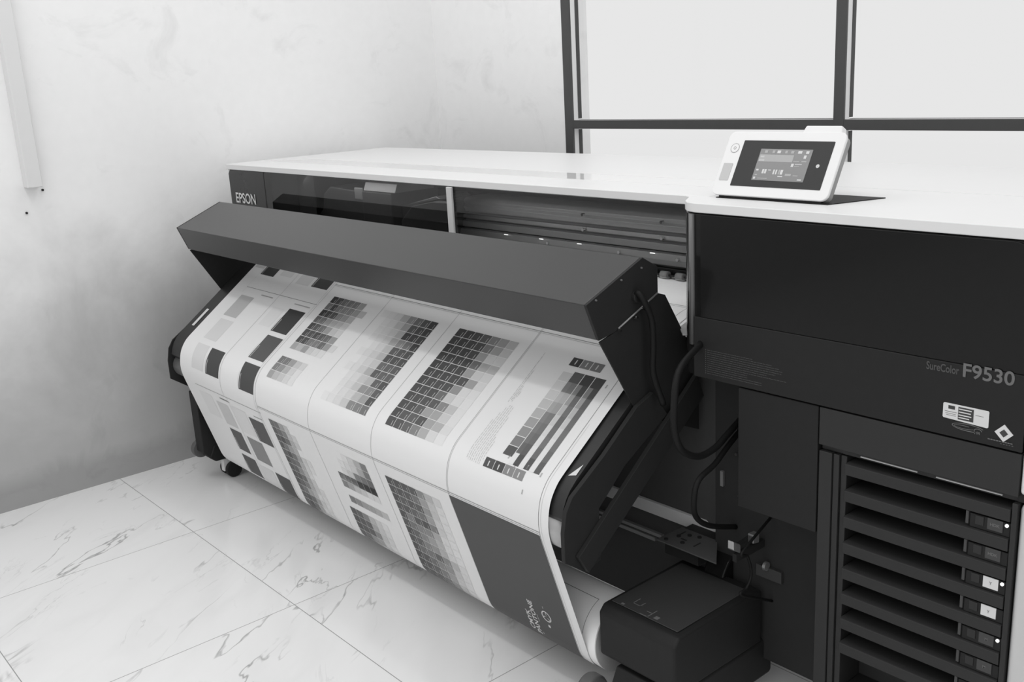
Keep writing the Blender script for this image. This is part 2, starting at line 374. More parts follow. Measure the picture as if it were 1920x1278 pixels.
# body end block and side shells
Box('left_side_shell', M['white'], PR, -2.635, -2.621, 0.085, 0.715, 0.62, ZL, 0.003)
Box('left_end_housing', M['black'], PR, -2.620, -2.372, 0.115, 0.70, 0.62, ZL - 0.001)
eb = Ext('emblem_panel', M['emblem'], PR, [(-2.620, 0.74), (-2.372, 0.74), (-2.372, 0.9885), (-2.608, 0.9885), (-2.620, 0.976)], 'y', 0.078, 0.114, 0.002)
bm = bmesh.new(); word(bm, 'EPSON', lambda a, b: (-2.5806 + a * 0.139, 0.0765, 0.8815 + b * 0.034)); finish('emblem_lettering', bm, M['ink_white'], eb)
Box('cover_hinge_post', M['black_deep'], PR, -2.371, -2.200, 0.10, 0.16, 0.74, ZL - 0.001, 0.003)
Box('rear_inner_wall', M['tray_top'], PR, -2.37, -0.60, 0.62, 0.70, 0.60, ZL - 0.001)
Box('inner_ceiling', M['platen'], PR, -2.37, -0.67, 0.16, 0.62, ZL - 0.012, ZL - 0.001)
Box('lower_body', M['black_deep'], PR, -2.46, -0.36, 0.20, 0.70, 0.62, 0.742)
# smoked front cover + its pale edge
Box('smoked_front_cover', M['smoke'], PR, -2.372, -0.672, 0.0795, 0.0835, 0.842, ZL - 0.001)
Box('cover_rib', M['side_cover'], PR, -1.4155, -1.3945, 0.072, 0.079, 0.80, ZL - 0.001, 0.002)
# carriage rail beam inside
bm = bmesh.new()
prof = [(0.44, 0.916), (0.36, 0.916), (0.352, 0.913), (0.346, 0.906), (0.350, 0.898), (0.344, 0.890), (0.350, 0.880), (0.350, 0.876), (0.362, 0.874), (0.362, 0.870), (0.344, 0.868), (0.342, 0.858), (0.352, 0.856), (0.352, 0.852), (0.340, 0.850),
        (0.338, 0.834), (0.346, 0.831), (0.330, 0.829), (0.326, 0.815), (0.330, 0.803), (0.34, 0.796), (0.44, 0.796)]
ext(bm, prof, 'x', -1.70, -0.60); rb = finish('carriage_rail', bm, M['alu_dark'], PR, 0.0008)
Ext('carriage_rail', M['skirt'], PR, prof, 'x', -2.13, -1.7005, 0.0008)
for x in (-1.33, -1.21, -1.08, -0.955, -0.90):
    for z in ((0.900, 0.8625) if x in (-1.21, -0.955) else (0.82,)):
        bmx = bmesh.new(); cyl(bmx, (x, 0.336 if z > 0.83 else 0.325, z), 'y', 0.004, 0.008, 12); finish('screw', bmx, M['chrome'], rb)
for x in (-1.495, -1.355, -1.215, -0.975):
    Box('rail_glint', M['glint'], rb, x - 0.007, x + 0.007, 0.3235, 0.3255, 0.8275, 0.8290)  # LED reflections on the rail, put in as glowing strips
Box('rail_under_beam', M['black_gloss'], PR, -2.13, -0.60, 0.333, 0.40, 0.786, 0.7955, 0.002)
# the printer's own work light under the lid
_d = bpy.data.lights.new('printer_work_light', 'AREA'); _d.shape = 'RECTANGLE'; _d.size = 1.05; _d.size_y = 0.03; _d.energy = 1.25
_o = bpy.data.objects.new('printer_work_light', _d); _o.location = (-1.18, 0.175, 0.972); _o.rotation_euler = (math.radians(38), 0, 0); COL.objects.link(_o)
_d = bpy.data.lights.new('printer_work_light', 'AREA'); _d.shape = 'RECTANGLE'; _d.size = 0.55; _d.size_y = 0.03; _d.energy = 0.35
_o = bpy.data.objects.new('printer_work_light', _d); _o.location = (-2.02, 0.13, 0.972); _o.rotation_euler = (math.radians(45), 0, 0); COL.objects.link(_o)
# print head carriage
car = Ext('print_head_carriage', M['black'], PR, [(-2.215, 0.775), (-2.215, 0.850), (-2.178, 0.877), (-2.173, 0.920), (-2.128, 0.945), (-1.937, 0.938), (-1.937, 0.775)], 'y', 0.17, 0.325, 0.004)
Ext('carriage_top_plate', M['hood_grey'], car, [(0.162, 0.943), (0.172, 0.9675), (0.30, 0.970), (0.30, 0.943)], 'x', -1.930, -1.770, 0.002)
Box('carriage_block', M['black_deep'], car, -1.936, -1.787, 0.160, 0.325, 0.780, 0.942, 0.003)
Ext('carriage_duct', M['black_deep'], car, [(-1.755, 0.776), (-1.535, 0.776), (-1.535, 0.930), (-1.60, 0.930), (-1.697, 0.913), (-1.7535, 0.869)], 'y', 0.165, 0.19, 0.003)
Ext('carriage_link', M['emblem'], car, [(-1.786, 0.776), (-1.756, 0.776), (-1.756, 0.870), (-1.70, 0.915), (-1.600, 0.933), (-1.62, 0.940), (-1.786, 0.905)], 'y', 0.191, 0.30, 0.003)
Box('carriage_bracket', M['hood_grey'], car, -1.985, -1.940, 0.165, 0.172, 0.915, 0.950, 0.003)
# print platen under the head
Ext('print_platen', M['beam_grey'], PR, [(0.60, 0.760), (0.30, 0.7705), (0.22, 0.7665), (0.15, 0.7535), (0.09, 0.7335), (0.09, 0.725), (0.20, 0.744), (0.60, 0.744)], 'x', -2.42, -0.62)
for i in range(32):
    Cyl('pinch_roller', M['roller'], PR, (-0.893 - 0.0452 * i, 0.325, 0.7815), 'x', 0.0085, 0.021, n=20)
Box('roller_axle', M['black_gloss'], PR, -2.35, -0.62, 0.323, 0.327, 0.7795, 0.7835)
Ext('feed_guide_bracket', M['steel_grey'], PR, [(-0.696, 0.0837), (-0.7126, 0.1251), (-0.69, 0.14), (-0.655, 0.12), (-0.6474, 0.0495), (-0.6549, 0.0438)], 'z', 0.742, 0.745, 0.001)
# upper right front of the body: glossy window above, matte strip below
side = [(-0.668, 0.60), (-0.668, 0.0795), (-0.656, 0.072), (-0.628, 0.024), (-0.610, 0.008), (-0.591, 0.0025), (-0.02, 0.0025), (-0.02, 0.60)]
Ext('right_end_housing', M['black_gloss'], PR, side, 'z', 0.6835, ZL - 0.0005, 0.004, segs=3)
fp = []
for a in range(0, 7):
    t_ = math.pi / 2 * a / 6; fp.append((-0.034 + 0.034 * math.sin(t_), 0.9525 + 0.034 * math.cos(t_)))
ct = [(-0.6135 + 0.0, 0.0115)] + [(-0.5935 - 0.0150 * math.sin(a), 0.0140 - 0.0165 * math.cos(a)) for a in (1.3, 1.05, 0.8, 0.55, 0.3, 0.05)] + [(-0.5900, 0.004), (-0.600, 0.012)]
_c = Ext('corner_highlight', M['corner'], PR, ct[1:], 'z', 0.745, 0.9865)  # added grey strip that paints the rounded corner's highlight
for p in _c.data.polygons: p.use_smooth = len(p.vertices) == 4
up = Ext('front_window_panel', M['black_gloss'], PR, [(-0.575, 0.800), (-0.575, 0.9865)] + fp + [(0.0, 0.800)], 'y', -0.0015, 0.002, 0.001)
lowp = Ext('front_cover_strip', M['black'], PR, [(-0.590, 0.6855), (-0.590, 0.7995), (0.0, 0.7995), (0.0, 0.6855)], 'y', -0.003, 0.002, 0.0015)
Box('right_side_shell', M['white'], PR, 0.0005, 0.035, 0.0, 0.715, 0.6205, ZL - 0.0003, 0.006, segs=3)
Box('right_lower_shell', M['side_cover'], PR, 0.0005, 0.035, 0.004, 0.60, 0.11, 0.606, 0.010, segs=3)
Box('right_shell_gap', M['black_deep'], PR, -0.004, 0.030, 0.008, 0.60, 0.6065, 0.620)
# model name
bm = bmesh.new()
word(bm, 'F9530', lambda a, b: (-0.0905 + a * 0.0735, -0.0036, 0.7815 + b * 0.0215))
word(bm, 'SureColor', lambda a, b: (-0.1460 + a * 0.0500, -0.0036, 0.7835 + b * 0.0125), 1)
finish('model_lettering', bm, [M['ink_grey'], M['ink_dim']], lowp)
# caution notes: rows of unreadable small print
bm = bmesh.new()
for r in range(12):
    z = 0.7405 - r * 0.0040
    quad(bm, [(-0.5625, -0.0036, z - 0.0004), (-0.5610, -0.0036, z - 0.0004), (-0.5610, -0.0036, z + 0.0008), (-0.5625, -0.0036, z + 0.0008)], 1)
    x = -0.5585; end = [-0.46, -0.42, -0.405, -0.398, -0.40, -0.412, -0.43, -0.39, -0.47, -0.47, -0.44, -0.44][r]
    while x < end:
        w = random.uniform(0.004, 0.012)
        quad(bm, [(x, -0.0036, z), (min(x + w, end), -0.0036, z), (min(x + w, end), -0.0036, z + 0.0009), (x, -0.0036, z + 0.0009)]); x += w + 0.0009
finish('caution_print', bm, [M['ink_dim'], M['ink_grey']], lowp)
# stickers
def sticker_poly(pts, y=-0.0035): return [(p[0], y, p[1]) for p in pts]
bm = bmesh.new(); ext(bm, [(-0.1165, 0.7155), (-0.1165, 0.7360), (-0.1150, 0.7375), (-0.0500, 0.7375), (-0.0485, 0.7360), (-0.0485, 0.7130), (-0.0500, 0.7115), (-0.1150, 0.7140)], 'y', -0.0040, -0.0031)
st = finish('certification_sticker', bm, M['label_white'], lowp); st['label'] = 'white rectangular sticker'
bm = bmesh.new()
def R(x0, x1, z0, z1, mi=0, y=-0.0042): quad(bm, [(x0, y, z0), (x1, y, z0), (x1, y, z1), (x0, y, z1)], mi)
R(-0.0935, -0.0705, 0.7155, 0.7350, 0); R(-0.1085, -0.0985, 0.7290, 0.7345, 0); R(-0.0680, -0.0560, 0.7270, 0.7276, 2)
R(-0.1135, -0.0955, 0.7245, 0.7252, 1); R(-0.1125, -0.0965, 0.7215, 0.7221, 1); R(-0.1110, -0.0965, 0.7190, 0.7196, 1)
for k, (z, w) in enumerate(((0.7310, 0.019), (0.7265, 0.018), (0.7220, 0.019), (0.7180, 0.016))): R(-0.0925, -0.0925 + w, z, z + 0.0016, 3, -0.0044)
finish('sticker_print', bm, [M['ink_dark'], M['ink_grey'], M['ink_grey'], M['label_white']], st)
bm = bmesh.new()
q = 0.0132
ext(bm, [(-0.0260, 0.7095 + q), (-0.0260 + q, 0.7095), (-0.0260, 0.7095 - q), (-0.0260 - q, 0.7095)], 'y', -0.0040, -0.0031)
dm = finish('diamond_sticker', bm, M['label_white'], lowp); dm['label'] = 'white diamond-shaped sticker'
bm = bmesh.new(); q = 0.0062; bm.faces.new([bm.verts.new((-0.0260 + a * q, -0.0042, 0.7095 + b * q)) for a, b in ((0, 1), (1, 0), (0, -1), (-1, 0))])
finish('sticker_print', bm, M['ink_dark'], dm)
bm = bmesh.new()
for k in range(9):
    x = -0.048 + k * 0.0040; R(x, x + 0.0032, 0.6955, 0.6972, 0)
    if k < 5: R(x + 0.018, x + 0.0205, 0.6925, 0.6940, 1)
finish('diamond_sticker_caption', bm, [M['ink_grey'], M['ink_dim']], lowp)
# oval outline emblem beneath the rectangular sticker
bm = bmesh.new()
def ring(cx, cz, rx, rz, w, a0, a1, n=36, mi=0, y=-0.0036, tilt=0.0):
    pr = None
    for k in range(n + 1):
        a = a0 + (a1 - a0) * k / n
        p = []
        for s_ in (0, w):
            px, pz = (rx - s_) * math.cos(a), (rz - s_) * math.sin(a)
            p.append(bm.verts.new((cx + px * math.cos(tilt) - pz * math.sin(tilt), y, cz + px * math.sin(tilt) + pz * math.cos(tilt))))
        if pr: bm.faces.new((pr[0], p[0], p[1], pr[1])).material_index = mi
        pr = p
ring(-0.078, 0.7055, 0.0240, 0.0058, 0.0012, 0.3, 5.6); ring(-0.084, 0.7050, 0.0150, 0.0028, 0.0009, 1.0, 6.1); ring(-0.063, 0.7035, 0.0060, 0.0040, 0.0011, 0.0, 5.0)
for k in range(3): R(-0.068 + k * 0.0035, -0.067 + k * 0.0035, 0.6985, 0.7030, 0, -0.0036)
finish('oval_emblem', bm, M['ink_grey'], lowp)

# ---- control panel
PT = math.radians(60); PY, PZ = 0.075, 1.0135
def pp(x, v, d=0.0):      # a point on the panel: x, up the face v, out of the face d
    return (x, PY + v * math.cos(PT) - d * math.sin(PT), PZ + v * math.sin(PT) + d * math.cos(PT))
def pplate(name, m, parent, pts, d0, d1, bevel=0.0, segs=2):
    bm = bmesh.new(); A = [bm.verts.new(pp(x, v, d0)) for x, v in pts]; B = [bm.verts.new(pp(x, v, d1)) for x, v in pts]
    bm.faces.new(A); bm.faces.new(B[::-1]); n = len(pts)
    for i in range(n): bm.faces.new((A[i], B[i], B[(i + 1) % n], A[(i + 1) % n]))
    return finish(name, bm, m, parent, bevel, segs=segs)
def rrect(x0, x1, v0, v1, r, n=5):
    out = []
    for cx, cv, a0 in ((x1 - r, v0 + r, -90), (x1 - r, v1 - r, 0), (x0 + r, v1 - r, 90), (x0 + r, v0 + r, 180)):
        for k in range(n + 1):
            a = math.radians(a0 + 90 * k / n); out.append((cx + r * math.cos(a), cv + r * math.sin(a)))
    return out
cp = pplate('control_panel', M['panel_white'], PR, rrect(-0.612, -0.372, -0.001, 0.124, 0.013), -0.006, 0.0, 0.0015)
pplate('panel_back', M['panel_grey'], cp, rrect(-0.610, -0.374, 0.001, 0.122, 0.012), -0.020, -0.0062, 0.002)
pplate('panel_top_tab', M['panel_white'], cp, [(-0.468, 0.118), (-0.386, 0.118), (-0.392, 0.1395), (-0.462, 0.1395)], -0.024, -0.0065, 0.003)
bz = pplate('screen_bezel', M['bezel'], cp, rrect(-0.5745, -0.3900, 0.0175, 0.1060, 0.001, 1), -0.001, 0.0006)
sc = pplate('screen', M['screen'], bz, rrect(-0.5325, -0.4270, 0.0300, 0.0900, 0.0005, 1), 0.0, 0.0012)
bm = bmesh.new()
def S(x0, x1, v0, v1, mi): quad(bm, [pp(x0, v0, 0.0016), pp(x1, v0, 0.0016), pp(x1, v1, 0.0016), pp(x0, v1, 0.0016)], mi)
sx0 = -0.5325
S(sx0 + 0.002, sx0 + 0.072, 0.0655, 0.0790, 1); S(sx0 + 0.003, sx0 + 0.014, 0.0668, 0.0700, 0); S(sx0 + 0.004, sx0 + 0.012, 0.0735, 0.0765, 0)
for x, w, mi in ((0.010, 0.006, 1), (0.026, 0.005, 1), (0.036, 0.007, 0), (0.052, 0.005, 1), (0.064, 0.006, 1), (0.078, 0.008, 0), (0.094, 0.006, 0)): S(sx0 + x, sx0 + x + w, 0.0820, 0.0870, mi)
for x, w, v, hh, mi in ((0.092, 0.005, 0.0730, 0.0060, 0), (0.074, 0.012, 0.0665, 0.0015, 1), (0.090, 0.010, 0.0665, 0.0020, 1), (0.072, 0.005, 0.0570, 0.0060, 0), (0.079, 0.014, 0.0615, 0.0012, 0), (0.079, 0.010, 0.0575, 0.0012, 1),
                        (0.004, 0.005, 0.0480, 0.0030, 0), (0.004, 0.005, 0.0390, 0.0022, 1), (0.017, 0.004, 0.0430, 0.0080, 0), (0.022, 0.004, 0.0430, 0.0080, 0), (0.029, 0.006, 0.0490, 0.0015, 0), (0.040, 0.003, 0.0420, 0.0090, 0), (0.045, 0.003, 0.0420, 0.0090, 0),
                        (0.051, 0.003, 0.0420, 0.0090, 1), (0.055, 0.005, 0.0420, 0.0090, 0), (0.052, 0.010, 0.0375, 0.0018, 0), (0.066, 0.012, 0.0400, 0.0040, 1), (0.082, 0.010, 0.0400, 0.0016, 1), (0.003, 0.004, 0.0320, 0.0040, 0), (0.012, 0.020, 0.0330, 0.0014, 1), (0.093, 0.008, 0.0325, 0.0022, 0)):
    S(sx0 + x, sx0 + x + w, v, v + hh, mi)
finish('screen_picture', bm, [M['screen_lit'], M['screen_mid']], sc)
def pring(name, m, par, cx, cv, r0, r1, d, n=28):
    bm = bmesh.new(); pr = None; first = None
    for k in range(n):
        a = 2 * math.pi * k / n; p = (bm.verts.new(pp(cx + r0 * math.cos(a), cv + r0 * math.sin(a), d)), bm.verts.new(pp(cx + r1 * math.cos(a), cv + r1 * math.sin(a), d)))
        if pr: bm.faces.new((pr[0], p[0], p[1], pr[1]))
        else: first = p
        pr = p
    bm.faces.new((pr[0], first[0], first[1], pr[1])); return finish(name, bm, m, par)
pb = pplate('power_button', M['panel_white'], cp, [(-0.5905 + 0.0085 * math.cos(a * 0.2618), 0.0905 + 0.0085 * math.sin(a * 0.2618)) for a in range(24)], 0.0, 0.0006)
pring('button_outline', M['ink_grey'], pb, -0.5905, 0.0905, 0.0085, 0.0091, 0.0008); pring('button_symbol', M['ink_grey'], pb, -0.5905, 0.0905, 0.0022, 0.0028, 0.0009, 12)
pplate('pause_key', mat('key_grey', 0.50, 0.5, 0.3), cp, rrect(-0.6035, -0.5835, 0.027, 0.0605, 0.001, 1), 0.0, 0.0008)
pring('home_key', M['screen_lit'], bz, -0.4085, 0.0605, 0.0005, 0.0034, 0.0010, 14)
# dark well under the panel
wl_ = Ext('panel_well', M['black_deep'], PR, [(-0.600, 0.0755), (-0.370, 0.0755), (-0.330, 0.190), (-0.560, 0.190)], 'z', ZT - 0.003, ZT + 0.0012)
Box('panel_foot', M['black_gloss'], cp, -0.595, -0.385, 0.078, 0.092, ZT + 0.0013, ZT + 0.008)
Box('panel_arm', M['panel_grey'], cp, -0.53, -0.43, 0.105, 0.15, ZT + 0.0013, 1.035, 0.004)

# ---- ink cabinet with tray slots
CB = Box('ink_cabinet', M['tray_top'], PR, -0.3262, -0.0035, 0.075, 0.60, 0.11, 0.6825)
fr = bmesh.new()
box(fr, -0.3262, -0.3020, 0.001, 0.0745, 0.11, 0.605); box(fr, -0.3262, -0.0005, -0.001, 0.0745, 0.6165, 0.6825); box(fr, -0.3010, -0.2900, 0.004, 0.0745, 0.11, 0.6045); box(fr, -0.2890, -0.2780, 0.008, 0.0745, 0.11, 0.604)
box(fr, -0.0085, -0.0005, 0.001, 0.0745, 0.11, 0.605); box(fr, -0.2775, -0.009, 0.001, 0.0745, 0.11, 0.1660); box(fr, -0.3262, -0.0005, 0.010, 0.0745, 0.6055, 0.6160)
finish('cabinet_front_frame', fr, M['slat'], CB, 0.0012)
for a, b in ((-0.2500, -0.1530), (-0.1230, -0.0230)): Ext('frame_highlight_edge', M['alu_dark'], CB, [(0.0, 0.6125), (0.0018, 0.6143), (0.0018, 0.6125)], 'x', a, b)  # metal slivers added as the highlights along the frame lip
def tray(k, text, lit, white):
    z1 = 0.5950 - 0.04745 * k
    bm = bmesh.new()
    ext(bm, [(0.002, z1), (-0.001, z1 - 0.0015), (0.000, z1 - 0.0205), (0.010, z1 - 0.0235), (0.040, z1 - 0.020), (0.060, z1 - 0.003), (0.060, z1)], 'x', -0.2765, -0.0095)
    tr = finish('ink_tray', bm, M['slat'], CB, 0.0008)
    Box('tray_faceplate', M['black'], tr, -0.0690, -0.0095, 0.0035, 0.055, z1 - 0.0465, z1 - 0.0245, 0.0008)
    Box('tray_latch', M['label_grey'], tr, -0.0745, -0.0700, 0.0015, 0.030, z1 - 0.0425, z1 - 0.0215, 0.0006)
    Box('tray_button', M['slat'], tr, -0.0605, -0.0475, 0.0022, 0.0034, z1 - 0.0400, z1 - 0.0255, 0.0005)
    lb = Box('tray_label', M['label_white'] if white else M['label_grey'], tr, -0.0420, -0.0195, 0.0020, 0.0034, z1 - 0.0420, z1 - 0.0240, 0.0)
    if white: lb['label'] = 'white tray label'
    bm = bmesh.new(); w = 0.004 if len(text) == 1 else 0.014
    word(bm, text, lambda a, b: (-0.0307 - w / 2 + a * w, 0.0018, z1 - 0.0355 + b * 0.0048)); finish('label_letters', bm, M['ink_grey'], lb)
    if lit: Cyl('indicator_light', M['led'], tr, (-0.0140, 0.0025, z1 - 0.0285), 'y', 0.0026, 0.002, n=16)
for k, (tx, lit, wh) in enumerate((('HDK', 1, 0), ('HDK', 0, 0), ('Y', 1, 1), ('Y', 0, 1), ('M', 1, 0), ('M', 0, 0), ('C', 1, 0), ('C', 0, 0), ('', 0, 0))):
    if tx: tray(k, tx, lit, wh)
Box('left_maintenance_cover', M['black'], PR, -0.4925, -0.3290, 0.0005, 0.060, 0.4515, 0.6825, 0.002)
# recess with fittings left of the ink cabinet
rc = Box('recess_back_panel', M['recess'], PR, -0.620, -0.3275, 0.100, 0.19, 0.085, 0.6825)
Box('grey_recess_plate', M['label_grey'], rc, -0.515, -0.457, 0.092, 0.0995, 0.268, 0.292)
cyl_b = bmesh.new(); cyl(cyl_b, (-0.489, 0.088, 0.297), 'x', 0.009, 0.006, 20); finish('latch_disc', cyl_b, M['alu'], rc)
tk = Ext('clear_filter_housing', M['clear'], rc, [(0.021, 0.3475), (0.060, 0.3515), (0.060, 0.3665), (0.021, 0.3625)], 'x', -0.512, -0.500, 0.002)
Ext('filter_cap', M['alu'], tk, [(-0.002, 0.3600), (0.0205, 0.3455), (0.0205, 0.3635), (-0.002, 0.3780)], 'x', -0.513, -0.499, 0.002)
Ext('filter_cap', M['alu_dark'], tk, [(0.0605, 0.3500), (0.080, 0.3465), (0.080, 0.3675), (0.0605, 0.3690)], 'x', -0.513, -0.499, 0.002)
Box('filter_bracket', M['black_deep'], rc, -0.510, -0.501, 0.01, 0.0995, 0.330, 0.346)
for x, y, z in ((-0.5667, 0.097, 0.556), (-0.5505, 0.097, 0.556), (-0.5664, 0.097, 0.5065), (-0.558, 0.097, 0.42)):
    bmx = bmesh.new(); cyl(bmx, (x, y, z), 'y', 0.0035, 0.006, 12); finish('screw', bmx, M['chrome'], rc)
Box('recess_clip', M['alu_dark'], rc, -0.604, -0.597, 0.094, 0.0995, 0.430, 0.462)

# ---- stand: skirt, cross bars, feet, casters
SK = Box('stand_skirt', M['skirt'], PR, -2.40, -0.425, 0.150, 0.175, 0.050, 0.64)
Ext('upper_cross_bar', M['beam_grey'], SK, [(-2.40, 0.2835), (-2.40, 0.312), (-0.682, 0.312), (-0.655, 0.296), (-0.655, 0.2835)], 'y', 0.140, 0.1495, 0.001)
Box('lower_cross_bar', M['steel_grey'], SK, -2.40, -0.800, 0.140, 0.1495, 0.2320, 0.2395, 0.0005)
Box('lower_cross_bar', M['steel_grey'], SK, -2.40, -0.820, 0.140, 0.1495, 0.2185, 0.2270, 0.0005)
mp_ = Ext('media_sensor_plate', M['skirt'], PR, [(-0.716, 0.028), (-0.562, 0.028), (-0.6205, 0.107), (-0.7135, 0.107)], 'z', 0.297, 0.300, 0.0005)
for x, y in ((-0.700, 0.040), (-0.675, 0.085), (-0.690, 0.068), (-0.655, 0.092), (-0.665, 0.050)):
    bmx = bmesh.new(); cyl(bmx, (x, y, 0.3012), 'z', 0.0045, 0.003, 12); finish('screw', bmx, M['rubber'], mp_)
bm = bmesh.new()
for x, y, a in ((-0.695, 0.095, 0), (-0.680, 0.062, 1), (-0.640, 0.075, 0)):
    if a: box(bm, x, x + 0.014, y, y + 0.004, 0.2995, 0.3006)
    else: box(bm, x, x + 0.003, y - 0.022, y, 0.2995, 0.3006)
finish('slot', bm, M['black_deep'], mp_)
Box('sensor_bracket', M['black_deep'], PR, -0.712, -0.625, 0.05, 0.14, 0.262, 0.2965)
for i, xx in enumerate((-2.52, -0.64)):
    ft = Ext('stand_foot', M['black'], PR, [(-0.17, 0.068), (-0.19, 0.085), (-0.17, 0.125), (0.62, 0.125), (0.66, 0.085), (0.64, 0.068)], 'x', xx - 0.01, xx + 0.075 if i == 0 else xx + 0.11, 0.004)
    for yy in (-0.115, 0.55):
        bm = bmesh.new(); cx = xx + (0.050 if i == 0 else 0.022)
        cyl(bm, (cx - 0.014, yy, 0.027), 'x', 0.027, 0.017, 28); cyl(bm, (cx + 0.026, yy, 0.027), 'x', 0.027, 0.017, 28)
        cs = finish('caster', bm, M['rubber'], ft, 0.003)
        Box('caster_fork', M['white'], cs, cx - 0.0045, cx + 0.0165, yy - 0.0295, yy + 0.022, 0.022, 0.0675, 0.003)
Ext('left_takeup_bracket', M['black_deep'], PR, [(-0.207, 0.31), (-0.207, 0.105), (-0.185, 0.085), (-0.10, 0.13), (0.04, 0.13), (0.04, 0.31)], 'x', -2.505, -2.450, 0.003)
Cyl('levelling_knob', M['grey_knob'], PR, (-2.512, -0.190, 0.105), 'x', 0.030, 0.022, 0.003)
Cyl('levelling_knob', M['grey_knob'], PR, (-0.705, -0.185, 0.052), 'x', 0.034, 0.030, 0.006)
# ---- take-up motor unit at the right
TB = Ext('takeup_motor_box', M['black'], PR, [(-0.176, 0.140), (-0.176, 0.230), (-0.162, 0.245), (0.075, 0.247), (0.09, 0.24), (0.09, 0.127), (-0.158, 0.127)], 'x', -0.688, -0.498, 0.006, segs=3)
Box('motor_box_top_tray', M['tray_top'], TB, -0.676, -0.512, -0.150, 0.060, 0.2462, 0.2482, 0.001)
bm = bmesh.new()
for x, y, w, h in ((-0.640, -0.130, 0.018, 0.002), (-0.640, -0.130, 0.002, 0.022), (-0.622, -0.128, 0.002, 0.014), (-0.605, -0.150, 0.020, 0.002), (-0.587, -0.150, 0.002, 0.030), (-0.600, -0.135, 0.012, 0.002), (-0.655, -0.148, 0.008, 0.006), (-0.575, -0.145, 0.010, 0.010)):
    quad(bm, [(x, y, 0.2484), (x + w, y, 0.2484), (x + w, y + h, 0.2484), (x, y + h, 0.2484)])
finish('moulded_diagram', bm, M['ink_grey'], TB)
Box('motor_box_lower_housing', M['black'], TB, -0.640, -0.500, -0.150, 0.13, 0.040, 0.128, 0.008)
Cyl('roll_drive_flange', M['black_gloss'], TB, (-0.6915, -0.100, 0.143), 'x', 0.034, 0.006, n=40)
Cyl('drive_disc', M['black_gloss'], PR, (-0.600, 0.125, 0.226), 'x', 0.062, 0.05, 0.004)

# ---- dryer: hood, side arms, heater plate, roller
xa, xb = -2.467, -0.689
hp = [(-0.033, 0.9035), (-0.184, 0.841), (-0.1545, 0.7695), (-0.113, 0.777), (0.008, 0.829), (0.008, 0.880)]
HD = Ext('dryer_hood', M['hood'], PR, hp, 'x', xa, xb - 0.001, 0.0015)
for x0, x1 in ((xa - 0.006, xa - 0.001), (xb - 0.0005, xb + 0.005)):
    Ext('hood_end_plate', M['black_deep'], HD, hp, 'x', x0, x1, 0.0008)
for y, z in ((-0.093, 0.8815), (-0.038, 0.895), (-0.160, 0.856)):
    bmx = bmesh.new(); cyl(bmx, (xb + 0.006, y, z - 0.010), 'x', 0.0018, 0.003, 10); finish('screw', bmx, M['alu_dark'], HD)
Tube('end_trim_rod', M['alu_dark'], HD, [(xb + 0.007, -0.105, 0.783), (xb + 0.007, 0.005, 0.830)], 0.0018, 8)
for y, z in ((-0.1045, 0.780), (-0.060, 0.795), (-0.0400, 0.8085)):
    bmx = bmesh.new(); cyl(bmx, (xb + 0.010, y, z), 'x', 0.0030, 0.006, 10); finish('screw', bmx, M['chrome'], HD)
arm = [(-0.152, 0.766), (-0.113, 0.776), (0.010, 0.828), (0.030, 0.8215), (0.087, 0.730), (0.13, 0.655), (0.13, 0.52), (-0.02, 0.585), (-0.0665, 0.6224)]
arm_l = [(-0.152, 0.766), (-0.113, 0.776), (0.010, 0.828), (0.030, 0.8215), (0.087, 0.730), (0.13, 0.655), (0.13, 0.50), (0.0, 0.55), (-0.060, 0.615)]
Ext('hood_arm', M['black_deep'], PR, arm, 'x', xb, xb + 0.004, 0.0008)
Ext('hood_arm', M['black_deep'], PR, arm_l, 'x', xa - 0.005, xa - 0.001, 0.0008)
# heater plate following the sheet, a little behind it
plate = [(0.060, 0.722), (-0.219, 0.5175), (-0.236, 0.502), (-0.247, 0.487), (-0.255, 0.470), (-0.259, 0.452)]
back_ = [(p[0] + 0.018, p[1] - 0.022) for p in plate[::-1]]
HP = Ext('heater_plate', M['platen'], PR, plate + back_, 'x', xa + 0.002, xb - 0.001, 0.0005)
Cyl('exit_guide_roller', M['alu'], PR, ((xa + xb) / 2, -0.2215, 0.4120), 'x', 0.038, xb - xa - 0.003, n=64)
band = [(-0.020, 0.640), (-0.0665, 0.6224), (-0.1586, 0.552), (-0.246, 0.4945), (-0.262, 0.470), (-0.270, 0.430), (-0.270, 0.372), (-0.216, 0.333), (-0.178, 0.345), (-0.178, 0.4505), (-0.104, 0.515), (0.02, 0.585)]
for x0, x1, nm in ((xb + 0.0045, xb + 0.0145, 'dryer_side_frame'), (xa - 0.011, xa - 0.0055, 'dryer_side_frame')):
    Ext(nm, M['black_deep'], PR, band, 'x', x0, x1, 0.001)
Ext('dryer_support_strut', M['black_deep'], PR, [(-0.245, 0.378), (-0.220, 0.338), (-0.180, 0.370), (0.12, 0.600), (0.10, 0.650)], 'x', xb + 0.015, xb + 0.025, 0.001)
wp = Ext('warning_triangle', M['label_white'], HP, [(0, 0), (1, 0), (0.5, 1)], 'x', 0, 1) if False else None
bm = bmesh.new()
def onplate(x, f, d=0.0012):     # f runs down the straight of the heater plate
    y = 0.060 + f * (-0.279); z = 0.722 + f * (-0.2045); return (x, y - 0.591 * d, z + 0.806 * d)
quad(bm, [onplate(-2.436, 0.905), onplate(-2.436, 0.70), onplate(-2.420, 0.70), onplate(-2.420, 0.905)])
lb = finish('heater_label', bm, M['label_white'], HP); lb['label'] = 'white label strip at left end'
bm = bmesh.new(); bm.faces.new([bm.verts.new(onplate(x, f)) for x, f in ((-0.7125, 0.995), (-0.6960, 0.978), (-0.6965, 0.905))]); finish('warning_triangle', bm, M['label_white'], HP)
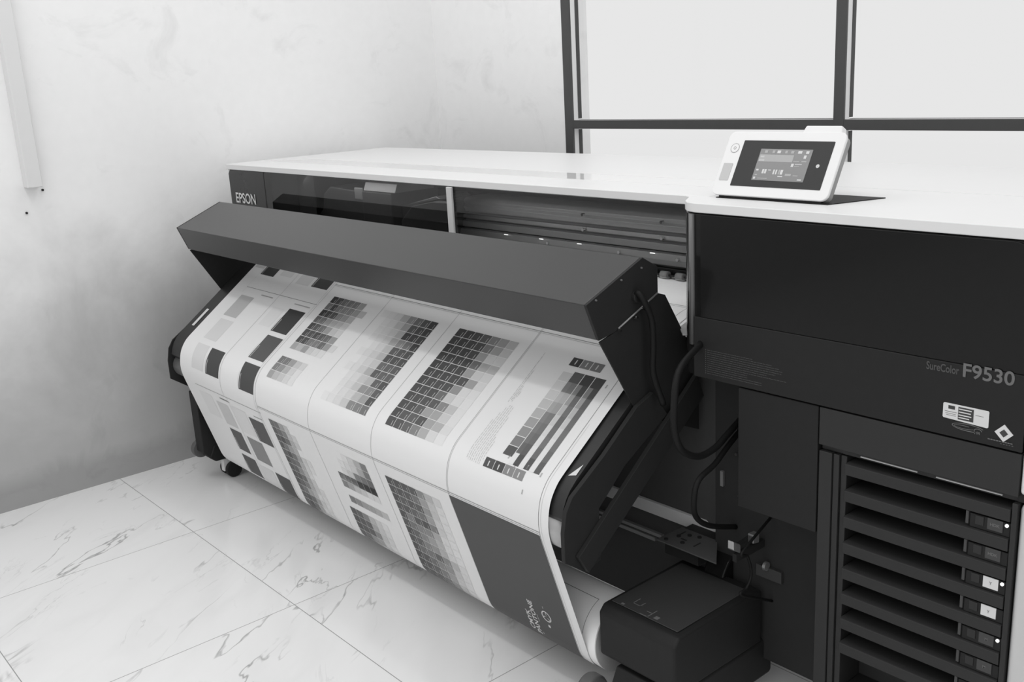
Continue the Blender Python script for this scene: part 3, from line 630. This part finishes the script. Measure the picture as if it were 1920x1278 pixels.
# dryer cable and ink hoses
Tube('dryer_cable', M['hose'], PR, smooth_path([(-0.683, -0.056, 0.834), (-0.672, -0.060, 0.842), (-0.662, -0.055, 0.826), (-0.660, -0.038, 0.789), (-0.660, -0.035, 0.736), (-0.660, -0.036, 0.684), (-0.650, -0.02, 0.62)]), 0.0062)
Cyl('cable_gland', M['rubber'], PR, (-0.680, -0.056, 0.834), 'x', 0.011, 0.010, 0.002, n=20)
Tube('ink_hose', M['hose'], PR, smooth_path([(-0.575, 0.00, 0.75), (-0.560, -0.08, 0.720), (-0.55, -0.107, 0.66), (-0.55, -0.105, 0.610), (-0.55, -0.085, 0.571), (-0.55, -0.040, 0.547), (-0.55, 0.007, 0.549), (-0.55, 0.045, 0.565), (-0.55, 0.099, 0.59)]), 0.0065)
Tube('ink_hose', M['hose'], PR, smooth_path([(-0.55, 0.099, 0.57), (-0.55, 0.045, 0.540), (-0.55, 0.007, 0.517), (-0.55, -0.040, 0.4996), (-0.55, -0.054, 0.465), (-0.56, -0.035, 0.42), (-0.57, 0.02, 0.38), (-0.57, 0.099, 0.35)]), 0.0055)
Tube('power_cable', M['hose'], PR, smooth_path([(-0.485, 0.099, 0.40), (-0.48, 0.0, 0.3625), (-0.48, 0.0147, 0.3492), (-0.48, 0.0267, 0.3192), (-0.48, 0.0254, 0.2974), (-0.48, 0.0122, 0.2825), (-0.48, -0.002, 0.275), (-0.482, 0.099, 0.22)]), 0.0028)

# ------------------------------------------------------------------ printed sheet
RY, RZ, RR = -0.100, 0.143, 0.079
prof = [(0.42, 0.772), (0.30, 0.772), (0.22, 0.768), (0.15, 0.755), (0.09, 0.735), (0.04, 0.714), (-0.222, 0.5215), (-0.238, 0.508), (-0.251, 0.491), (-0.260, 0.473),
        (-0.265, 0.452), (-0.267, 0.430), (-0.265, 0.408), (-0.259, 0.385), (-0.1753547, 0.11927935)]
a0 = math.atan2(prof[-1][1] - RZ, prof[-1][0] - RY) % (2 * math.pi)
for k in range(1, 14): 
    a = a0 + (math.pi * 1.9 - a0) * k / 13; prof.append((RY + RR * math.cos(a), RZ + RR * math.sin(a)))
def _cr(p0, p1, p2, p3, t):
    return tuple(0.5 * ((2 * b) + (c - a) * t + (2 * a - 5 * b + 4 * c - d) * t * t + (3 * b - a - 3 * c + d) * t ** 3) for a, b, c, d in zip(p0, p1, p2, p3))
_fine = prof[:6]
for i in range(6, 13):
    for t in (0, 0.25, 0.5, 0.75): _fine.append(_cr(prof[i - 1] if i > 6 else (-0.206, 0.5333), prof[i], prof[i + 1], prof[i + 2] if i < 12 else (-0.252, 0.362), t))
_fine += prof[13:]
_fine.insert(6, (-0.12, 0.5964)); prof = _fine
SS = [0.0]
for p, q_ in zip(prof, prof[1:]): SS.append(SS[-1] + math.hypot(q_[0] - p[0], q_[1] - p[1]))
NRM = []
for i in range(len(prof)):
    p, q_ = prof[max(i - 1, 0)], prof[min(i + 1, len(prof) - 1)]; d = math.hypot(q_[0] - p[0], q_[1] - p[1]); ty, tz = (q_[0] - p[0]) / d, (q_[1] - p[1]) / d
    NRM.append((tz, -ty) if True else None)
def SM(x, s, off=0.0):
    s = max(0, min(s, SS[-1] - 1e-6)); i = max(k for k in range(len(SS) - 1) if SS[k] <= s); f = (s - SS[i]) / (SS[i + 1] - SS[i])
    y = prof[i][0] * (1 - f) + prof[i + 1][0] * f; z = prof[i][1] * (1 - f) + prof[i + 1][1] * f
    ny = NRM[i][0] * (1 - f) + NRM[i + 1][0] * f; nz = NRM[i][1] * (1 - f) + NRM[i + 1][1] * f; l = math.hypot(ny, nz) or 1
    return (x, y + off * ny / l, z + off * nz / l)
PAPER = 0.76; PREF = 221.0
def inkv(g): return PAPER * lin(g) / lin(PREF - 8.0 * max(0.0, min(1.0, (g - 100) / 80.0)))
VN = []
bm = bmesh.new(); cl_ = bm.loops.layers.float_color.new('ink')
def put(f, v):
    for l in f.loops: l[cl_] = (v, v, v, 1)
def patch(x0, x1, s0, s1, g, off=0.00035, v=None):
    br = sorted({s0, s1} | {s for s in SS if s0 < s < s1}); val = inkv(g) if v is None else v
    pr = None
    for s in br:
        c = (bm.verts.new(SM(x0, s, off)), bm.verts.new(SM(x1, s, off)))
        a_, b__ = SM(0, s, 0.0), SM(0, s, 0.01); VN.append((0, (b__[1] - a_[1]) * 100, (b__[2] - a_[2]) * 100)); VN.append(VN[-1])
        if pr: put(bm.faces.new((pr[0], pr[1], c[1], c[0])), val)
        pr = c
XL, XR = -2.385, -0.720
for i in range(6):   # the blank sheet
    patch(XL + (XR - XL) * i / 6, XL + (XR - XL) * (i + 1) / 6, 0.0, SS[-1], 0, 0.0, PAPER)
def hline(x0, x1, s, g=150, w=0.0012): patch(x0, x1, s - w / 2, s + w / 2, g)
def vline(x, s0, s1, g=160, w=0.0011): patch(x - w / 2, x + w / 2, s0, s1, g)
# page borders
LO = SS[-1] - 0.01
hline(-1.888, XR, 0.4175, 120); hline(-1.888, XR, 0.4215, 185)
hline(-1.888, -0.748, 0.8410, 120, 0.0014); hline(-1.888, -0.748, 0.8455, 150)
hline(-2.318, -1.892, 0.4975, 135, 0.0016); hline(-2.307, -1.882, 0.8630, 130, 0.0016)
for x in (-1.605, -1.3175, -1.031): vline(x, 0.26, LO, 150)
vline(-1.888, 0.26, LO, 140); vline(-1.898, 0.30, LO, 175); vline(-2.106, 0.30, 0.863, 150); vline(-2.092, 0.863, LO, 170)
hline(XL, XR, 0.243, 100, 0.0014); hline(XL, XR, 0.249, 150); vline(-0.7470, 0.25, LO, 120); vline(-0.7410, 0.60, LO, 195); vline(-1.0275, 0.26, 0.845, 170); vline(-2.318, 0.30, 0.52, 195)
# left pages
for x0, x1, s0, s1, g in ((-2.306, -2.223, 0.530, 0.6145, 172), (-2.300, -2.215, 0.628, 0.708, 198), (-2.300, -2.220, 0.728, 0.808, 198), (-2.2035, -2.116, 0.729, 0.809, 68), (-2.000, -1.910, 0.532, 0.617, 62), (-1.993, -1.904, 0.632, 0.7165, 84),
                          (-1.987, -1.898, 0.7315, 0.812, 72), (-2.309, -2.226, 0.36, 0.4415, 62), (-1.995, -1.907, 0.36, 0.443, 62), (-2.375, -2.318, 0.36, 0.42, 188), (-2.20, -2.13, 0.36, 0.43, 200), (-2.085, -2.01, 0.38, 0.445, 195),
                          (-2.085, -2.02, 0.54, 0.61, 207), (-2.192, -2.114, 0.897, 0.980, 186), (-2.189, -2.112, 0.994, 1.0725, 84), (-1.987, -1.900, 0.902, 0.9855, 80), (-2.077, -1.982, 0.9945, 1.079, 130),
                          (-2.193, -2.105, 1.091, 1.165, 76), (-1.984, -1.897, 1.097, 1.18, 70), (-2.085, -2.000, 0.890, 0.98, 205), (-2.300, -2.215, 0.885, 0.97, 206), (-2.085, -2.0, 1.10, 1.17, 200)):
    patch(x0, x1, s0, s1, g)
    if g < 100:
        patch(x0 + 0.006, x0 + 0.008, s1 - 0.045, s1 - 0.003, 190, 0.0006); patch(x0 - 0.006, x0 - 0.0045, s1 - 0.05, s1 - 0.005, 185)
for x0, x1, s in ((-2.200, -2.128, 0.5135), (-1.998, -1.912, 0.5130), (-2.15, -2.09, 0.879), (-1.945, -1.895, 0.889), (-2.15, -2.10, 0.877)):
    x = x0
    while x < x1: patch(x, x + 0.004, s - 0.0018, s + 0.0018, 150); x += 0.0052
CP = 0.02435
def grid(x0, s0, rows, cw, gap=0.0016, right=False, note=True):
    for r, row in enumerate(rows):
        for c, g in enumerate(row):
            if g is None or g >= 212: continue
            xx = (x0 - (c + 1) * cw) if right else (x0 + c * cw)
            s = s0 + r * CP
            patch(xx + gap / 2, xx + cw - gap / 2, s + gap / 2, s + CP - gap / 2, g)
            if note and g < 140: patch(xx + cw * 0.72, xx + cw * 0.76, s + CP * 0.40, s + CP * 0.90, 205, 0.0006)
N = None
grid(-1.847, 0.4560, [[62, 78, 108, 115, 118, 150], [112, 76, 118, 128, 132, 150, 176], [60, 72, 85, 132, 146, 168], [102, 118, 150, 165, 172, 186], [72, 92, 114, 150, 184, 194], [78, 84, 78, 92, 108, 150], [74, 82, 120, 124, 108, 150, 200], [158, 172, 150, 190, 200, 205]], 0.0278)
grid(-1.847, 0.6770, [[112, 118, 150, 182, 194], [124, 140, 165, 192, 205], [152, 172, 182, 194, 204]], 0.0278)
grid(-1.360, 0.4590, [[66, 84, 108, 134, 165, 190, 200, 206], [70, 78, 90, 152, 176, 196, 204], [76, 76, 74, 166, 184, 196, 203], [74, 118, 138, 160, 186, 196, 203], [84, 90, 96, 178, 196, 205], [84, 84, 86, 174, 190, 200, 207], [94, 100, 106, 186, 196, 205],
                      [98, 100, 94, 166, 190, 202, 207], [84, 98, 170, 182, 200, 205], [96, 132, 140, 180, 196, 204], [84, 150, 172, 192, 200, 206], [112, 124, 130, 182, 196, 203, 207]], 0.0292, right=True)
grid(-1.2785, 0.4590, [[68, 68, 76, 92, 128, 146, 168], [68, 68, 74, 80, 120, 152, 178], [66, 72, 72, 80, 150, 190, 190], [72, 72, 74, 76, 108, 160, 168], [70, 74, 74, 76, 150, 186, 192], [74, 74, 76, 78, 84, 152, 196], [76, 78, 80, 82, 140, 200, 204],
                       [76, 80, 80, 108, 186, 200, 206], [78, 80, 84, 90, 130, 178, 204], [78, 80, 92, 150, 154, 186, 204], [76, 88, 94, 84, 154, 166, 200], [80, 84, 96, 124, 162, 196, 207]], 0.0306)
# lower pages
rw = []
for r in range(13):
    b = [78, 84, 110, 150, 186, 204] if r % 3 else [84, 100, 140, 172, 200, 208]
    rw.append([min(215, g + (12 if r in (0, 1) else 0) + random.choice((-6, 0, 8, 14))) for g in b])
grid(-1.845, 0.8690, rw, 0.0262, note=False)
grid(-1.3690, 0.8780, [[120, 165, 190, 205], [110, 160, 190, 200, 207], [96, 108, 120, 186, 200], [88, 96, 104, 180, 190, 207]], 0.0285, right=True, note=False)
grid(-1.5400, 0.9490, [[78, 74, 76, 84, 76, 72], [125, 150, 176, 186, 200, 200]], 0.0285, note=False)
grid(-1.5370, 1.0225, [[118, 132, 148, 152, 160, 176]], 0.0295, note=False)
grid(-1.5620, 1.0680, [[84, 92, 124, 170, 190, 204], [80, 84, 94, 160, 186, 200], [82, 84, 90, 130, 180, 196], [90, 100, 140, 150, 190, 204], [110, 130, 160, 190, 200, 208]], 0.0290, note=False)
grid(-1.2890, 0.8800, [[74, 76, 80, 84, 130, 168, 190], [76, 80, 84, 110, 150, 180, 200], [76, 88, 84, 90, 140, 180, 204], [80, 84, 96, 110, 150, 190, 204], [76, 120, 84, 76, 120, 190, 205], [84, 110, 124, 130, 160, 200, 208], [76, 96, 128, 150, 170, 200, 208],
                       [80, 90, 124, 140, 168, 196, 206], [76, 104, 112, 96, 130, 170, 200], [74, 82, 106, 128, 140, 180, 200], [76, 84, 96, 120, 150, 186, 200], [80, 84, 92, 110, 140, 176, 196], [84, 92, 110, 130, 150, 186, 200]], 0.0300)
# CMYK reference page
for x0, x1, g in ((-0.8910, -0.8625, 62), (-0.8605, -0.8330, 118), (-0.8310, -0.8010, 112)): patch(x0, x1, 0.4622, 0.4836, g); patch(x0 + 0.013, x0 + 0.016, 0.467, 0.479, 190, 0.0006)
for j, g in enumerate((192, 198, 186, 178, 168, 150, 138, 122, 84)): patch(-0.8915, -0.8640, 0.5010 + j * CP, 0.5010 + (j + 1) * CP - 0.0018, g)
for j, g in enumerate((80, 72, 128, 130)): patch(-0.9255 + j * 0.0300, -0.9255 + j * 0.0300 + 0.0284, 0.7360, 0.7562, g); patch(-0.9255 + j * 0.03 + 0.012, -0.9255 + j * 0.03 + 0.015, 0.742, 0.7525, 200, 0.0006)
for x0, x1, gg in ((-0.8620, -0.8335, (92, 120, 165, 150, 120, 112, 104, 92, 78)), (-0.8315, -0.8035, (70, 80, 104, 112, 104, 108, 112, 104, 84)), (-0.8015, -0.7735, (74, 84, 98, 104, 108, 112, 112, 104, 92))):
    n = len(gg); w = (x1 - x0)
    for j, g in enumerate(gg):
        s0 = 0.4955 + j * (0.2375 / n); s1 = 0.4955 + (j + 1) * (0.2375 / n)
        if j == 0: patch(x0, x1, s0, s1, g)
        else:
            patch(x0 + w * 0.45, x1, s0, s1, g); patch(x0, x0 + w * 0.45, s0, s1, (110, 128, 150, 172, 185, 196, 203, 207, 209)[j] if x0 > -0.85 else g + 8)
            if j == n - 1: patch(x0, x0 + w * 0.45, s0, s1, 209, 0.0005)
for x, s0, s1 in ((-0.9750, 0.468, 0.606), (-0.9700, 0.518, 0.600), (-0.9660, 0.560, 0.604), (-0.9620, 0.575, 0.590), (-0.9800, 0.655, 0.752), (-0.9740, 0.635, 0.755), (-0.9680, 0.620, 0.755), (-0.9620, 0.612, 0.755), (-0.9560, 0.612, 0.755), (-0.9500, 0.615, 0.756), (-0.9440, 0.640, 0.756), (-0.9390, 0.690, 0.756), (-0.9330, 0.70, 0.745)):
    s = s0
    while s < s1:
        w = random.uniform(0.004, 0.013); patch(x, x + 0.0014, s, min(s + w, s1), 178); s += w + 0.0018
for x, s in ((-0.765, 0.505), (-0.770, 0.727), (-0.80, 0.770), (-0.844, 0.730), (-0.812, 0.722), (-0.872, 0.715)): patch(x, x + 0.0035, s, s + 0.009, 165)
# solid dark field
patch(-1.0300, -0.7490, 0.8490, SS[-1] - 0.03, 72)
me = bpy.data.meshes.new('printed_sheet'); bm.normal_update(); bm.to_mesh(me); bm.free()
ps = bpy.data.objects.new('printed_sheet', me); COL.objects.link(ps); WLOC[ps.name] = Vector((0, 0, 0))
me.flip_normals() if me.polygons[0].normal.z < 0 else None
for p in me.polygons: p.use_smooth = True
me.normals_split_custom_set_from_vertices(VN)
# normals must stay as built for a one-sided sheet; material reads the ink layer
pm = bpy.data.materials.new('printed_paper'); pm.use_nodes = True; nt = pm.node_tree; b_ = nt.nodes['Principled BSDF']
at = nt.nodes.new('ShaderNodeVertexColor'); at.layer_name = 'ink'; nt.links.new(at.outputs['Color'], b_.inputs['Base Color'])
b_.inputs['Roughness'].default_value = 0.5; b_.inputs['Specular IOR Level'].default_value = 0.25
ps.data.materials.clear(); ps.data.materials.append(pm)
tag(ps, 'long sheet of printed colour charts hanging over the dryer plate and around the roll', 'printed sheet')
bm = bmesh.new()
def sw(x_left, x_right, s_start, s_end): return lambda a, b: SM(x_right + (x_left - x_right) * b, s_start + (s_end - s_start) * a, 0.0008)
word(bm, 'CMYK', sw(-0.8930, -0.8785, 1.155, 1.100)); word(bm, 'PANTONE', sw(-0.8745, -0.8595, 1.160, 1.066))
def sq(x0, x1, s0, s1): bm.faces.new([bm.verts.new(SM(x, s, 0.0008)) for x, s in ((x0, s0), (x1, s0), (x1, s1), (x0, s1))])
sq(-0.8555, -0.8545, 1.100, 1.157)
pr = None
for k in range(29):
    a = 2 * math.pi * k / 28; p = [bm.verts.new(SM(-0.8225 + r * math.cos(a) * 0.92, 1.091 + r * math.sin(a), 0.0008)) for r in (0.0150, 0.0120)]
    if pr: bm.faces.new((pr[0], p[0], p[1], pr[1]))
    pr = p
for t0 in (0.6, 2.7, 4.7):
    bm.faces.new([bm.verts.new(SM(-0.8225 + r * math.cos(a) * 0.92, 1.091 + r * math.sin(a), 0.0008)) for r, a in ((0.0125, t0), (0.0125, t0 + 0.22), (0.001, t0 + 1.5))])
sq(-0.8265, -0.8200, 1.115, 1.122); sq(-0.8250, -0.8240, 1.064, 1.070)
finish('sheet_lettering', bm, M['ink_white'], ps)

# roll of wound paper on the take-up unit
RL = empty('takeup_roll', (-1.55, RY, RZ), 'white paper wound on the take-up roll between sheet and black motor box', 'paper roll')
bm = bmesh.new(); cyl(bm, ((-2.392 - 0.700) / 2, RY, RZ), 'x', 0.0775, 2.392 - 0.700, 96); o = finish('wound_paper', bm, M['roll'], RL, 0.0015)
bm = bmesh.new(); cyl(bm, (-0.6985, RY, RZ), 'x', 0.0770, 0.0022, 96); o = finish('roll_end_rim', bm, M['roll_edge'], RL)
bm = bmesh.new(); cyl(bm, ((-2.448 - 0.6952) / 2, RY, RZ), 'x', 0.030, 2.448 - 0.6952, 40); finish('roll_core', bm, M['roller'], RL)
bm = bmesh.new()
def rp(x, a): return (x, RY + 0.0780 * math.cos(a), RZ + 0.0780 * math.sin(a))
for k in range(10):
    a, b = 1.9 + k * 0.1, 1.9 + (k + 1) * 0.1; quad(bm, [rp(-0.7360, a), rp(-0.7350, a), rp(-0.7350, b), rp(-0.7360, b)])
quad(bm, [rp(-1.0, 1.90), rp(-0.735, 1.90), rp(-0.735, 1.915), rp(-1.0, 1.915)])
finish('roll_print_line', bm, M['ink_grey'], RL)
